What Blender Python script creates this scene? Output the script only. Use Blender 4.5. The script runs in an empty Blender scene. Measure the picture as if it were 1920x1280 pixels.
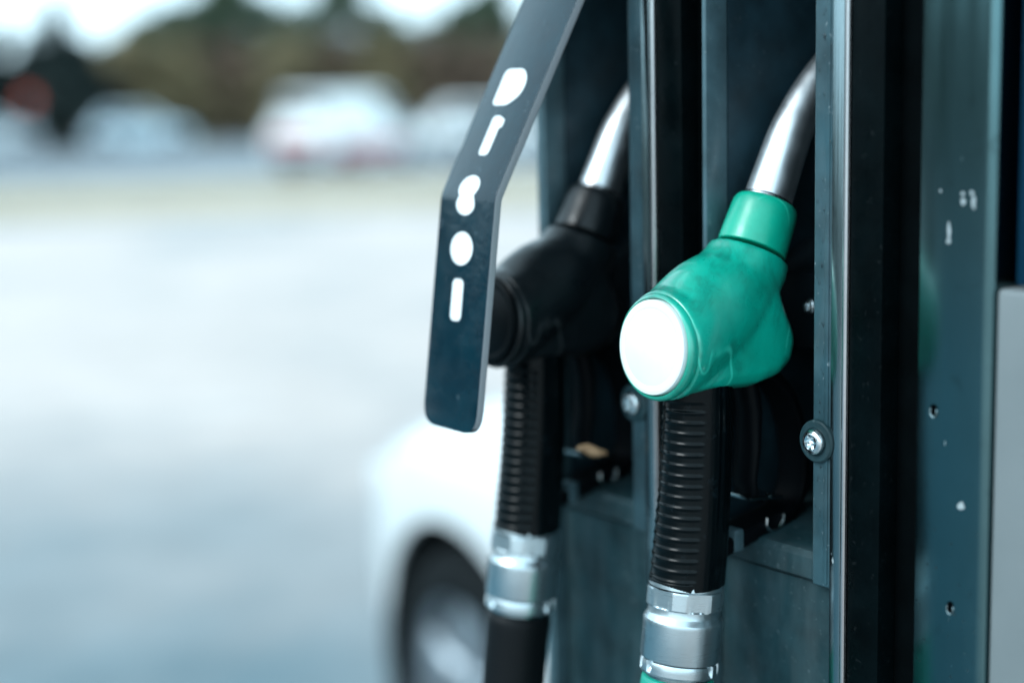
import bpy, bmesh, math, random
import numpy as np
from mathutils import Vector, Matrix, Euler

random.seed(7)
rng = np.random.default_rng(7)
scene = bpy.context.scene
COL = scene.collection

# ------------------------------------------------------------------ camera
CAM_H = 1.55
cam_data = bpy.data.cameras.new('camera')
cam = bpy.data.objects.new('camera', cam_data)
COL.objects.link(cam)
scene.camera = cam
cam_data.sensor_width = 36.0
cam_data.lens = 36.0 * 2900.0 / 1920.0
cam_data.clip_start = 0.02
cam_data.clip_end = 3000.0
PITCH = math.atan(450.0 / 2900.0)
ROLL = math.radians(1.4)
fwd = Vector((0, math.cos(PITCH), -math.sin(PITCH)))
r0 = Vector((1, 0, 0))
u0 = r0.cross(fwd)
right = r0 * math.cos(ROLL) - u0 * math.sin(ROLL)
up = r0 * math.sin(ROLL) + u0 * math.cos(ROLL)
cm = Matrix((right, up, -fwd)).transposed().to_4x4()
cm.translation = Vector((0, 0, CAM_H))
cam.matrix_world = cm
cam_data.dof.use_dof = True
cam_data.dof.focus_distance = 0.845
cam_data.dof.aperture_fstop = 2.0

# ------------------------------------------------------------------ world, sun, exposure
SUN_EL = math.radians(42)
SUN_DIR = Vector((-0.72, -0.30, 0)).normalized()          # horizontal direction towards the sun
world = bpy.data.worlds.new('World')
scene.world = world
world.use_nodes = True
wn, wl = world.node_tree.nodes, world.node_tree.links
wn.clear()
wo = wn.new('ShaderNodeOutputWorld')
bg = wn.new('ShaderNodeBackground')
sky = wn.new('ShaderNodeTexSky')
sky.sky_type = 'NISHITA'
sky.sun_disc = False
sky.sun_elevation = SUN_EL
sky.sun_rotation = math.atan2(SUN_DIR.x, SUN_DIR.y)
sky.dust_density = 1.5
sky.air_density = 1.0
sky.ozone_density = 1.6
hsv = wn.new('ShaderNodeHueSaturation')
hsv.inputs['Saturation'].default_value = 0.55
wl.new(sky.outputs[0], hsv.inputs['Color'])
over = wn.new('ShaderNodeMix')                     # even overcast laid over the clear sky
over.data_type = 'RGBA'
over.inputs[0].default_value = 0.88
over.inputs[7].default_value = (2.85, 4.1, 4.7, 1)
wl.new(hsv.outputs[0], over.inputs[6])
wl.new(over.outputs[2], bg.inputs['Color'])
bg.inputs['Strength'].default_value = 0.15
wl.new(bg.outputs[0], wo.inputs['Surface'])

sun_d = bpy.data.lights.new('sun', 'SUN')
sun_d.energy = 0.5
sun_d.angle = math.radians(22)
sun_d.color = (0.90, 0.98, 1.0)
sun = bpy.data.objects.new('sun', sun_d)
COL.objects.link(sun)
sd = SUN_DIR * math.cos(SUN_EL) + Vector((0, 0, math.sin(SUN_EL)))
sun.rotation_euler = (-sd).to_track_quat('-Z', 'Y').to_euler()
sun.location = sd * 20

scene.view_settings.view_transform = 'Standard'
scene.view_settings.look = 'None'
scene.view_settings.exposure = 1.85
scene.view_settings.gamma = 1.0
scene.view_settings.use_curve_mapping = False
scene.render.engine = 'CYCLES'
scene.cycles.use_denoising = True
scene.cycles.max_bounces = 8
scene.cycles.transparent_max_bounces = 12

# ------------------------------------------------------------------ helpers
def lin(r, g, b):
    f = lambda c: (c / 255.0) / 12.92 if c <= 10 else (((c / 255.0) + 0.055) / 1.055) ** 2.4
    return (f(r), f(g), f(b), 1.0)


class Mat:
    """Small wrapper building a Principled material node by node."""
    def __init__(self, name, color=(0.5, 0.5, 0.5), rough=0.5, metal=0.0, coat=0.0, spec=0.5):
        self.m = bpy.data.materials.new(name)
        self.m.use_nodes = True
        self.t = self.m.node_tree
        self.n, self.l = self.t.nodes, self.t.links
        self.p = self.n['Principled BSDF']
        self.p.inputs['Base Color'].default_value = (*color[:3], 1)
        self.p.inputs['Roughness'].default_value = rough
        self.p.inputs['Metallic'].default_value = metal
        self.p.inputs['Coat Weight'].default_value = coat
        self.p.inputs['Specular IOR Level'].default_value = spec
        self.tc = self.n.new('ShaderNodeTexCoord')

    def mapping(self, scale=(1, 1, 1), loc=(0, 0, 0), rot=(0, 0, 0)):
        mp = self.n.new('ShaderNodeMapping')
        mp.inputs['Scale'].default_value = scale
        mp.inputs['Location'].default_value = loc
        mp.inputs['Rotation'].default_value = rot
        self.l.new(self.tc.outputs['Object'], mp.inputs['Vector'])
        return mp.outputs[0]

    def noise(self, scale, detail=4, rough=0.55, vec=None, dist=0.0):
        nz = self.n.new('ShaderNodeTexNoise')
        nz.inputs['Scale'].default_value = scale
        nz.inputs['Detail'].default_value = detail
        nz.inputs['Roughness'].default_value = rough
        nz.inputs['Distortion'].default_value = dist
        self.l.new(vec if vec is not None else self.tc.outputs['Object'], nz.inputs['Vector'])
        return nz.outputs['Fac']

    def voronoi(self, scale, vec=None, feature='F1', rand=1.0):
        v = self.n.new('ShaderNodeTexVoronoi')
        v.feature = feature
        v.inputs['Scale'].default_value = scale
        v.inputs['Randomness'].default_value = rand
        self.l.new(vec if vec is not None else self.tc.outputs['Object'], v.inputs['Vector'])
        return v.outputs['Distance']

    def ramp(self, fac, stops, interp='LINEAR'):
        r = self.n.new('ShaderNodeValToRGB')
        r.color_ramp.interpolation = interp
        e = r.color_ramp.elements
        while len(e) < len(stops):
            e.new(0.5)
        for el, (pos, c) in zip(e, stops):
            el.position = pos
            if isinstance(c, (int, float)):
                c = (c, c, c)
            el.color = (*c[:3], 1)
        self.l.new(fac, r.inputs['Fac'])
        return r.outputs['Color']

    def mix(self, fac, a, b, mode='MIX'):
        mx = self.n.new('ShaderNodeMix')
        mx.data_type = 'RGBA'
        mx.blend_type = mode
        for sock, v in ((mx.inputs[0], fac), (mx.inputs[6], a), (mx.inputs[7], b)):
            if isinstance(v, (int, float)):
                sock.default_value = v
            elif isinstance(v, tuple):
                sock.default_value = (*v[:3], 1)
            else:
                self.l.new(v, sock)
        return mx.outputs[2]

    def math(self, op, a, b=0.0):
        mt = self.n.new('ShaderNodeMath')
        mt.operation = op
        for sock, v in ((mt.inputs[0], a), (mt.inputs[1], b)):
            if isinstance(v, (int, float)):
                sock.default_value = v
            else:
                self.l.new(v, sock)
        return mt.outputs[0]

    def bump(self, height, strength=0.3, dist=0.001, normal=None):
        b = self.n.new('ShaderNodeBump')
        b.inputs['Strength'].default_value = strength
        b.inputs['Distance'].default_value = dist
        self.l.new(height, b.inputs['Height'])
        if normal is not None:
            self.l.new(normal, b.inputs['Normal'])
        self.l.new(b.outputs[0], self.p.inputs['Normal'])
        return b.outputs[0]

    def set(self, key, v):
        if isinstance(v, (int, float)):
            self.p.inputs[key].default_value = v
        elif isinstance(v, tuple):
            self.p.inputs[key].default_value = (*v[:3], 1)
        else:
            self.l.new(v, self.p.inputs[key])


def mesh_obj(name, bm, mat, parent=None, smooth=True, angle=35):
    me = bpy.data.meshes.new(name)
    bmesh.ops.recalc_face_normals(bm, faces=bm.faces[:])
    bm.to_mesh(me)
    bm.free()
    o = bpy.data.objects.new(name, me)
    COL.objects.link(o)
    if mat is not None:
        me.materials.append(mat.m if isinstance(mat, Mat) else mat)
    if parent is not None:
        o.parent = parent
    if smooth:
        shade(me, angle)
    return o


def shade(me, angle=35):
    for p in me.polygons:
        p.use_smooth = True
    me.set_sharp_from_angle(angle=math.radians(angle))


def empty(name, parent=None, loc=(0, 0, 0), rot=(0, 0, 0)):
    o = bpy.data.objects.new(name, None)
    o.empty_display_size = 0.05
    COL.objects.link(o)
    o.location = loc
    o.rotation_euler = rot
    o.parent = parent
    return o


def tag(o, label=None, cat=None, group=None, kind=None):
    if label: o['label'] = label
    if cat: o['category'] = cat
    if group: o['group'] = group
    if kind: o['kind'] = kind
    return o


def add_box(bm, lo, hi, bevel=0.0, seg=2):
    sub = bmesh.new()
    bmesh.ops.create_cube(sub, size=1.0)
    s = [hi[i] - lo[i] for i in range(3)]
    c = [(hi[i] + lo[i]) / 2 for i in range(3)]
    for v in sub.verts:
        v.co = Vector((v.co[i] * s[i] + c[i] for i in range(3)))
    if bevel > 0:
        bmesh.ops.bevel(sub, geom=sub.edges[:], offset=bevel, segments=seg, profile=0.5, affect='EDGES')
    tmp = bpy.data.meshes.new('tmp')
    sub.to_mesh(tmp)
    sub.free()
    bm.from_mesh(tmp)
    bpy.data.meshes.remove(tmp)


def box(name, lo, hi, mat, parent=None, bevel=0.0, seg=2):
    bm = bmesh.new()
    add_box(bm, lo, hi, bevel, seg)
    return mesh_obj(name, bm, mat, parent, angle=40)


def frame_for(d):
    d = Vector(d).normalized()
    a = Vector((0, 0, 1)) if abs(d.z) < 0.9 else Vector((1, 0, 0))
    x = a.cross(d).normalized()
    y = d.cross(x).normalized()
    return x, y, d


def add_loft(bm, rings, close=True, caps=True):
    """rings: list of lists of Vector (same count)."""
    vs = [[bm.verts.new(p) for p in r] for r in rings]
    n = len(rings[0])
    for a, b in zip(vs[:-1], vs[1:]):
        for i in range(n if close else n - 1):
            j = (i + 1) % n
            bm.faces.new((a[i], a[j], b[j], b[i]))
    if caps:
        bm.faces.new(list(reversed(vs[0])))
        bm.faces.new(vs[-1])
    return vs


def ring(c, d, r, n=48, rb=None, axes=None):
    x, y, _ = axes if axes else frame_for(d)
    rb = r if rb is None else rb
    c = Vector(c)
    return [c + x * (r * math.cos(2 * math.pi * i / n)) + y * (rb * math.sin(2 * math.pi * i / n)) for i in range(n)]


def add_lathe(bm, origin, axis, prof, n=64, caps=True):
    """prof: list of (distance along axis, radius)."""
    ax = frame_for(axis)
    o = Vector(origin)
    add_loft(bm, [ring(o + ax[2] * s, axis, max(r, 1e-5), n, axes=ax) for s, r in prof], caps=caps)


def add_tube(bm, pts, radii, n=16, caps=True):
    pts = [Vector(p) for p in pts]
    rings = []
    x = None
    for i, p in enumerate(pts):
        t = (pts[min(i + 1, len(pts) - 1)] - pts[max(i - 1, 0)]).normalized()
        if x is None:
            x = frame_for(t)[0]
        x = (x - t * x.dot(t)).normalized()
        y = t.cross(x)
        r = radii[i] if isinstance(radii, (list, tuple)) else radii
        rings.append([p + x * r * math.cos(2 * math.pi * k / n) + y * r * math.sin(2 * math.pi * k / n) for k in range(n)])
    add_loft(bm, rings, caps=caps)


def remeshed(name, bm, mat, parent, voxel, smooth_it=6, keep=None):
    """voxel-fuse the closed shells in bm into one skin."""
    me = bpy.data.meshes.new('tmp_shell')
    bm.to_mesh(me)
    bm.free()
    o = bpy.data.objects.new('tmp_shell', me)
    COL.objects.link(o)
    md = o.modifiers.new('r', 'REMESH')
    md.mode = 'VOXEL'
    md.voxel_size = voxel
    ms = o.modifiers.new('s', 'SMOOTH')
    ms.factor = 0.5
    ms.iterations = smooth_it
    dg = bpy.context.evaluated_depsgraph_get()
    new = bpy.data.meshes.new_from_object(o.evaluated_get(dg))
    bpy.data.objects.remove(o)
    bpy.data.meshes.remove(me)
    new.name = name
    for p in new.polygons:
        p.use_smooth = True
    out = bpy.data.objects.new(name, new)
    COL.objects.link(out)
    new.materials.clear()
    new.materials.append(mat.m)
    out.parent = parent
    return out


def copy_tree(o, parent=None):
    c = o.copy()
    COL.objects.link(c)
    c.parent = parent
    for ch in list(o.children):
        copy_tree(ch, c)
    return c

# ------------------------------------------------------------------ materials
M = {}

# -- black moulded plastics / rubber of the pump
def plastic(name, col, rough, speck=0.0, bumps=0.15, scale=900, streak=0.0, spec=0.5):
    m = Mat(name, col, rough, spec=spec)
    n1 = m.noise(35, 5)
    c = m.ramp(n1, [(0.3, tuple(x * 0.6 for x in col)), (0.7, tuple(x * 1.4 for x in col))])
    if streak > 0:
        nv = m.noise(1.0, 5, 0.6, vec=m.mapping((42, 42, 11), rot=(0.25, 0.3, 0)), dist=0.9)
        dusty = m.ramp(nv, [(0.42, 0.0), (0.72, 1.0)])
        f = m.math('MULTIPLY', dusty, streak)
        c = m.mix(f, c, (0.30, 0.34, 0.35))
    if speck > 0:
        sp = m.ramp(m.noise(260, 2, 0.5), [(0.66, 0.0), (0.74, 1.0)])
        c = m.mix(m.math('MULTIPLY', sp, speck), c, (0.45, 0.5, 0.52))
    m.set('Base Color', c)
    r = m.ramp(m.noise(60, 4), [(0.3, max(rough - 0.1, 0.02)), (0.7, min(rough + 0.12, 1))])
    m.set('Roughness', r)
    m.bump(m.noise(scale, 3), bumps, 0.0004)
    return m

M['bay'] = plastic('bay_black_plastic', (0.006, 0.012, 0.016), 0.5, spec=0.2)
M['strip'] = plastic('strip_satin_black', (0.0012, 0.003, 0.0036), 0.28, speck=0.010, spec=0.03)
M['gap'] = plastic('gap_matte_black', (0.0010, 0.0020, 0.0024), 0.7, spec=0.02)
M['trimgrey'] = plastic('inner_trim_grey', (0.026, 0.062, 0.076), 0.42, speck=0.35, streak=0.10, spec=0.3)
M['panel'] = plastic('lower_panel_grey', (0.012, 0.036, 0.043), 0.5, speck=0.1, streak=0.08, spec=0.2)
M['sidewall'] = plastic('bay_side_wall', (0.013, 0.034, 0.046), 0.5, speck=0.06, spec=0.3)

def brushed(name, col, rough, stains=True, aniso_scale=(1200, 1200, 12)):
    m = Mat(name, col, rough, metal=1.0)
    st = m.noise(1.0, 3, 0.6, vec=m.mapping(aniso_scale))
    r = m.ramp(st, [(0.3, rough * 0.88), (0.7, rough * 1.14)])
    base = m.ramp(m.noise(14, 4), [(0.3, tuple(c * 0.86 for c in col)), (0.7, tuple(min(c * 1.08, 1) for c in col))])
    if stains:
        sp = m.ramp(m.noise(48, 5, 0.65, dist=0.6), [(0.60, 0.0), (0.68, 1.0)])
        base = m.mix(m.math('MULTIPLY', sp, 0.35), base, tuple(c * 0.45 for c in col))
        ws = m.ramp(m.noise(190, 2, 0.4, vec=m.mapping((1, 1, 0.45))), [(0.765, 0.0), (0.795, 1.0)])
        base = m.mix(m.math('MULTIPLY', ws, 0.7), base, (0.75, 0.78, 0.78))
        r = m.mix(m.math('MULTIPLY', ws, 0.9), r, (0.7, 0.7, 0.7))
    m.set('Base Color', base)
    m.set('Roughness', r)
    m.bump(st, 0.025, 0.0001)
    return m

M['steel'] = brushed('brushed_stainless', (0.105, 0.190, 0.205), 0.20)
M['rim'] = brushed('polished_rim', (0.24, 0.31, 0.33), 0.20, stains=True, aniso_scale=(900, 900, 25))
M['edge'] = brushed('bright_edge', (0.50, 0.49, 0.50), 0.26, stains=False)
M['alu'] = brushed('turned_aluminium', (0.56, 0.63, 0.66), 0.30, stains=True, aniso_scale=(40, 40, 2200))
M['alutrim'] = plastic('aluminium_trim', (0.055, 0.100, 0.118), 0.42, speck=0.12, spec=0.3)
M['chrome'] = Mat('chrome_spout', (0.82, 0.85, 0.87), 0.2, metal=1.0)
_m = M['chrome']
_m.set('Roughness', _m.ramp(_m.noise(120, 5, 0.6), [(0.35, 0.34), (0.7, 0.46)]))
M['screw'] = Mat('screw_steel', (0.72, 0.78, 0.80), 0.18, metal=1.0)
M['dark_hole'] = Mat('dark_hole', (0.001, 0.0015, 0.002), 0.8, spec=0.0)
M['whitegrey'] = Mat('light_grey_panel', (0.22, 0.25, 0.26), 0.42, spec=0.3)
_m = M['whitegrey']
_c = _m.ramp(_m.noise(8, 4), [(0.3, (0.145, 0.165, 0.170)), (0.7, (0.19, 0.21, 0.215))])
_rust = _m.ramp(_m.noise(75, 4, 0.6), [(0.70, 0.0), (0.74, 1.0)])
_m.set('Base Color', _m.mix(_m.math('MULTIPLY', _rust, 0.8), _c, (0.08, 0.05, 0.035)))
_m.bump(_m.noise(500, 3), 0.06, 0.0003)
M['blue'] = Mat('blue_panel', (0.002, 0.022, 0.045), 0.4, spec=0.1)

# -- nozzle covers
def cover(name, col, light, dirt, rough, dirt_amt):
    m = Mat(name, col, rough, spec=0.5 if col[1] > 0.1 else 0.3)
    base = m.ramp(m.noise(30, 5, 0.6), [(0.3, tuple(c * 0.8 for c in col)), (0.72, light)])
    d1 = m.noise(42, 6, 0.68, vec=m.mapping((1, 1, 0.7)), dist=0.8)
    mask = m.ramp(d1, [(0.50, 0.0), (0.68, 1.0)])
    base = m.mix(m.math('MULTIPLY', mask, dirt_amt), base, dirt)
    dots = m.ramp(m.noise(210, 3, 0.5), [(0.72, 0.0), (0.79, 1.0)])
    base = m.mix(m.math('MULTIPLY', dots, dirt_amt * 1.1), base, tuple(c * 0.5 for c in dirt))
    # thin scuffs: narrow band of a stretched noise
    sc = m.noise(22, 2, 0.4, vec=m.mapping((1, 1, 0.32), rot=(0.5, 0.2, 0.0)), dist=0.5)
    line = m.ramp(sc, [(0.486, 0.0), (0.495, 1.0), (0.500, 1.0), (0.509, 0.0)])
    brk = m.ramp(m.noise(26, 2), [(0.52, 0.0), (0.60, 1.0)])
    f = m.math('MULTIPLY', m.math('MULTIPLY', line, brk), 0.45)
    base = m.mix(f, base, tuple(min(1, c * 1.8 + 0.06) for c in light))
    m.set('Base Color', base)
    m.set('Roughness', m.ramp(m.noise(90, 4), [(0.3, rough - 0.08), (0.7, rough + 0.12)]))
    b1 = m.bump(m.noise(55, 3), 0.22, 0.0016)
    m.bump(m.noise(420, 3), 0.12, 0.0004, normal=b1)
    return m

M['green'] = cover('green_cover', (0.0, 0.33, 0.225), (0.0, 0.45, 0.32), (0.002, 0.075, 0.058), 0.33, 0.5)
M['greensleeve'] = cover('green_sleeve', (0.0, 0.40, 0.26), (0.0, 0.46, 0.30), (0.0, 0.23, 0.15), 0.36, 0.25)
for _k in ('green', 'greensleeve'):
    M[_k].p.inputs['Coat Weight'].default_value = 1.0 if _k == 'green' else 0.2
    M[_k].p.inputs['Coat Roughness'].default_value = 0.22
M['black_cover'] = cover('black_cover', (0.004, 0.006, 0.008), (0.006, 0.010, 0.012), (0.002, 0.003, 0.004), 0.34, 0.4)
M['cap'] = Mat('white_cap', (0.80, 0.82, 0.82), 0.32)
_m = M['cap']
_m.set('Base Color', _m.ramp(_m.noise(40, 4), [(0.3, (0.76, 0.78, 0.78)), (0.7, (0.83, 0.845, 0.845))]))
M['blackcap'] = Mat('black_cap', (0.002, 0.0035, 0.0045), 0.35, spec=0.08)
M['grip'] = Mat('grip_rubber', (0.0005, 0.0022, 0.003), 0.2, spec=0.13)
_m = M['grip']
_g = _m.ramp(_m.noise(120, 4, 0.6), [(0.62, (0.0008, 0.0026, 0.0034)), (0.80, (0.006, 0.011, 0.014))])
_m.set('Base Color', _g)
_m.set('Roughness', _m.ramp(_m.noise(70, 4), [(0.3, 0.15), (0.7, 0.26)]))
M['trigger'] = Mat('trigger_black', (0.002, 0.003, 0.004), 0.4, spec=0.06)
M['hose_black'] = Mat('hose_black', (0.003, 0.004, 0.005), 0.5, spec=0.15)
_m = M['hose_black']
_m.bump(_m.noise(300, 3), 0.2, 0.0005)
M['hose_green'] = Mat('hose_green', (0.0, 0.34, 0.24), 0.42)
_m = M['hose_green']
_m.set('Base Color', _m.ramp(_m.noise(60, 4), [(0.3, (0.0, 0.27, 0.19)), (0.7, (0.0, 0.38, 0.27))]))
_m.bump(_m.noise(300, 3), 0.2, 0.0005)

# -- flag plate
M['flag'] = Mat('flag_black_paint', (0.010, 0.021, 0.029), 0.40, spec=0.36)
_m = M['flag']
_c = _m.ramp(_m.noise(45, 5, 0.6), [(0.35, (0.0003, 0.014, 0.024)), (0.75, (0.0010, 0.024, 0.037))])
_sp = _m.ramp(_m.noise(110, 4, 0.6), [(0.66, 0.0), (0.74, 1.0)])
_m.set('Base Color', _m.mix(_m.math('MULTIPLY', _sp, 0.25), _c, (0.12, 0.16, 0.18)))
_m.set('Roughness', _m.ramp(_m.noise(70, 4), [(0.3, 0.14), (0.7, 0.26)]))
_b = _m.bump(_m.noise(150, 4, 0.65), 0.26, 0.0010)
M['flag_edge'] = Mat('flag_worn_edge', (0.30, 0.31, 0.33), 0.45)
M['leaf_dry'] = Mat('dry_leaf', (0.42, 0.24, 0.12), 0.6)
_m = M['leaf_dry']
_m.set('Base Color', _m.ramp(_m.noise(300, 4), [(0.3, (0.26, 0.13, 0.06)), (0.7, (0.55, 0.34, 0.19))]))

# ------------------------------------------------------------------ ground and setting
def sheet(name, pts, z, mat, parent=None):
    bm = bmesh.new()
    bm.faces.new([bm.verts.new((x, y, z)) for x, y in pts])
    return mesh_obj(name, bm, mat, parent, smooth=False)

M['soil'] = Mat('dry_ground', (0.16, 0.14, 0.09), 0.9)
_m = M['soil']
_m.set('Base Color', _m.ramp(_m.noise(0.35, 6), [(0.3, (0.08, 0.09, 0.07)), (0.7, (0.15, 0.16, 0.13))]))

M['concrete'] = Mat('forecourt_concrete', (0.36, 0.42, 0.45), 0.5, spec=0.15)
_m = M['concrete']
_big = _m.noise(0.34, 3, 0.5, vec=_m.mapping((1, 0.8, 1), loc=(3.1, 1.7, 0)), dist=0.4)
_c = _m.ramp(_big, [(0.30, (0.28, 0.25, 0.24)), (0.47, (0.39, 0.325, 0.30)), (0.66, (0.48, 0.40, 0.37))])
# bluish shade painted into the concrete colour beside the island, with a ragged edge
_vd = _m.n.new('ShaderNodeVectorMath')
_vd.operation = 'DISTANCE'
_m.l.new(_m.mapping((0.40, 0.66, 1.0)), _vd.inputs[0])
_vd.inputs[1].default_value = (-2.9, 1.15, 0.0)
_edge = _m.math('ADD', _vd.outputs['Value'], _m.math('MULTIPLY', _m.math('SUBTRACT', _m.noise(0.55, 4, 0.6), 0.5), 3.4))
_shade_mask = _m.ramp(_m.math('DIVIDE', _edge, 10.0), [(0.20, 1.0), (0.47, 0.0)])
_c = _m.mix(_shade_mask, _c, (0.020, 0.088, 0.118))
_fine = _m.ramp(_m.noise(3.0, 6, 0.65), [(0.3, 0.86), (0.7, 1.1)])
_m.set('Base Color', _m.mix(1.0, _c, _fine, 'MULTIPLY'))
_m.set('Roughness', _m.ramp(_big, [(0.3, 0.45), (0.7, 0.65)]))
_m.bump(_m.noise(40, 5), 0.15, 0.004)

M['asphalt'] = Mat('road_asphalt', (0.10, 0.115, 0.13), 0.6)
_m = M['asphalt']
_m.set('Base Color', _m.ramp(_m.noise(0.5, 6), [(0.3, (0.10, 0.115, 0.13)), (0.7, (0.15, 0.165, 0.18))]))
_m.bump(_m.noise(60, 3), 0.2, 0.005)
M['verge'] = Mat('verge_soil', (0.26, 0.24, 0.15), 0.95)
_m = M['verge']
_m.set('Base Color', _m.ramp(_m.noise(0.8, 6), [(0.3, (0.29, 0.24, 0.175)), (0.7, (0.42, 0.345, 0.255))]))
M['kerb'] = Mat('kerb_concrete', (0.40, 0.41, 0.40), 0.8)
_m = M['kerb']
_m.set('Base Color', _m.ramp(_m.noise(6, 5), [(0.3, (0.33, 0.35, 0.35)), (0.7, (0.46, 0.47, 0.46))]))
M['grass'] = Mat('dry_grass', (0.28, 0.27, 0.12), 0.8)
_m = M['grass']
_m.set('Base Color', _m.ramp(_m.noise(0.6, 5), [(0.3, (0.30, 0.245, 0.14)), (0.7, (0.44, 0.35, 0.215))]))

tag(sheet('ground', [(-900, -300), (900, -300), (900, 1500), (-900, 1500)], -0.008, M['soil']), kind='structure')
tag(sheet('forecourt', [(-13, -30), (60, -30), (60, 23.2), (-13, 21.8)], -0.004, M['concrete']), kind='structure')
M['added_road'] = Mat('added_road_asphalt', (0.045, 0.05, 0.055), 0.7, spec=0.3)
M['added_road'].set('Base Color', M['added_road'].ramp(M['added_road'].noise(0.6, 6), [(0.3, (0.035, 0.042, 0.047)), (0.7, (0.06, 0.066, 0.07))]))
tag(sheet('added_road', [(-70, -40), (-13.2, -40), (-13.2, 21.6), (-70, 20.6)], -0.004, M['added_road']), kind='structure')  # unseen dark asphalt added left of the forecourt to darken reflections
tag(sheet('grass_verge', [(-60, 21.0), (60, 23.4), (60, 34.0), (-60, 30.5)], 0.0, M['verge']), kind='structure')
tag(sheet('car_park', [(-70, 30.8), (70, 34.3), (75, 76), (-75, 70)], -0.003, M['asphalt']), kind='structure')

# kerb stones between forecourt and verge
kerb = empty('kerb', loc=(0, 0, 0))
tag(kerb, 'low pale concrete kerb between the forecourt and the dry grass verge', 'kerb')
kb = None
ang = math.atan2(2.4, 120)
for i in range(26):
    cx = -26 + i * 2.0
    cy = 22.0 + cx * 0.02
    if kb is None:
        kb = box('kerb_stone', (-0.99, -0.07, -0.02), (0.99, 0.07, 0.11), M['kerb'], kerb, 0.02)
        k2 = kb
    else:
        k2 = kb.copy()
        COL.objects.link(k2)
    k2.location = (cx, cy, 0)
    k2.rotation_euler = (0, 0, ang)

# dry grass blades on the verge
def grass():
    n = 9000
    xs = rng.uniform(-16, 8, n)
    ys = 22.4 + xs * 0.025 + rng.uniform(0, 9.0, n)
    hs = rng.uniform(0.03, 0.09, n)
    a = rng.uniform(0, math.pi * 2, n)
    w = 0.012
    v = np.zeros((n, 3, 3))
    v[:, 0] = np.c_[xs - np.cos(a) * w, ys - np.sin(a) * w, np.zeros(n)]
    v[:, 1] = np.c_[xs + np.cos(a) * w, ys + np.sin(a) * w, np.zeros(n)]
    v[:, 2] = np.c_[xs + rng.normal(0, 0.03, n), ys + rng.normal(0, 0.03, n), hs]
    me = bpy.data.meshes.new('grass')
    me.from_pydata(v.reshape(-1, 3).tolist(), [], np.arange(n * 3).reshape(-1, 3).tolist())
    me.materials.append(M['grass'].m)
    o = bpy.data.objects.new('grass', me)
    COL.objects.link(o)
    tag(o, 'short dry yellowish grass growing on the verge beyond the forecourt', 'grass', kind='stuff')
grass()

# ------------------------------------------------------------------ the fuel pump (local axes: X along its face, Y outwards, Z up)
PUMP = empty('fuel_pump', loc=(0.0938, 0.85, 0.0), rot=(0, 0, math.atan2(0.8, -0.6)))
tag(PUMP, 'dark fuel dispenser with steel trimmed nozzle bays filling the right side', 'fuel pump')
ZB, ZT = 0.16, 2.10

# cabinet core behind the bays
bm = bmesh.new()
add_box(bm, (-0.42, -0.36, ZB), (0.176, -0.172, ZT), 0.004)
mesh_obj('cabinet', bm, M['bay'], PUMP, angle=40)
box('header', (-0.42, -0.36, ZT + 0.001), (0.183, -0.030, ZT + 0.16), M['strip'], PUMP, 0.006)
box('plinth', (-0.43, -0.37, 0.122), (0.19, -0.036, ZB - 0.001), M['gap'], PUMP, 0.004)


def screw(parent, loc, r=0.0052, boss=None, tilt=0.0):
    """pan head torx screw facing +Y with a moulded boss behind"""
    x, y, z = loc
    root = None
    if boss:
        bm = bmesh.new()
        add_lathe(bm, (x, y - 0.001, z), (0, 1, 0), [(0, boss), (0.0030, boss * 0.97), (0.0038, boss * 0.90), (0.0038, boss * 0.66), (0.0030, boss * 0.62), (0.0030, 0.0001)], 40)
        root = mesh_obj('screw_boss', bm, M['panel'], parent)
        y += 0.0028
    bm = bmesh.new()
    add_lathe(bm, (x, y - 0.001, z), (0, 1, 0), [(0, r), (0.0030, r), (0.0040, r * 0.92), (0.0046, r * 0.76), (0.0048, r * 0.62)], 40, caps=False)
    # six lobed socket
    n = 36
    def lobed(d, s):
        return [Vector((x + s * r * (0.46 + 0.11 * math.cos(6 * t)) * math.cos(t), y - 0.001 + d, z + s * r * (0.46 + 0.11 * math.cos(6 * t)) * math.sin(t))) for t in [2 * math.pi * i / n for i in range(n)]]
    outer = [Vector((x + r * 0.62 * math.cos(2 * math.pi * i / n), y - 0.001 + 0.0048, z + r * 0.62 * math.sin(2 * math.pi * i / n))) for i in range(n)]
    add_loft(bm, [outer, lobed(0.0046, 1.0), lobed(0.0022, 0.92)], caps=False)
    c = [bm.verts.new(p) for p in lobed(0.0022, 0.92)]
    bm.faces.new(c)
    o = mesh_obj('screw', bm, M['screw'], root if root is not None else parent, angle=40)
    return o


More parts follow.
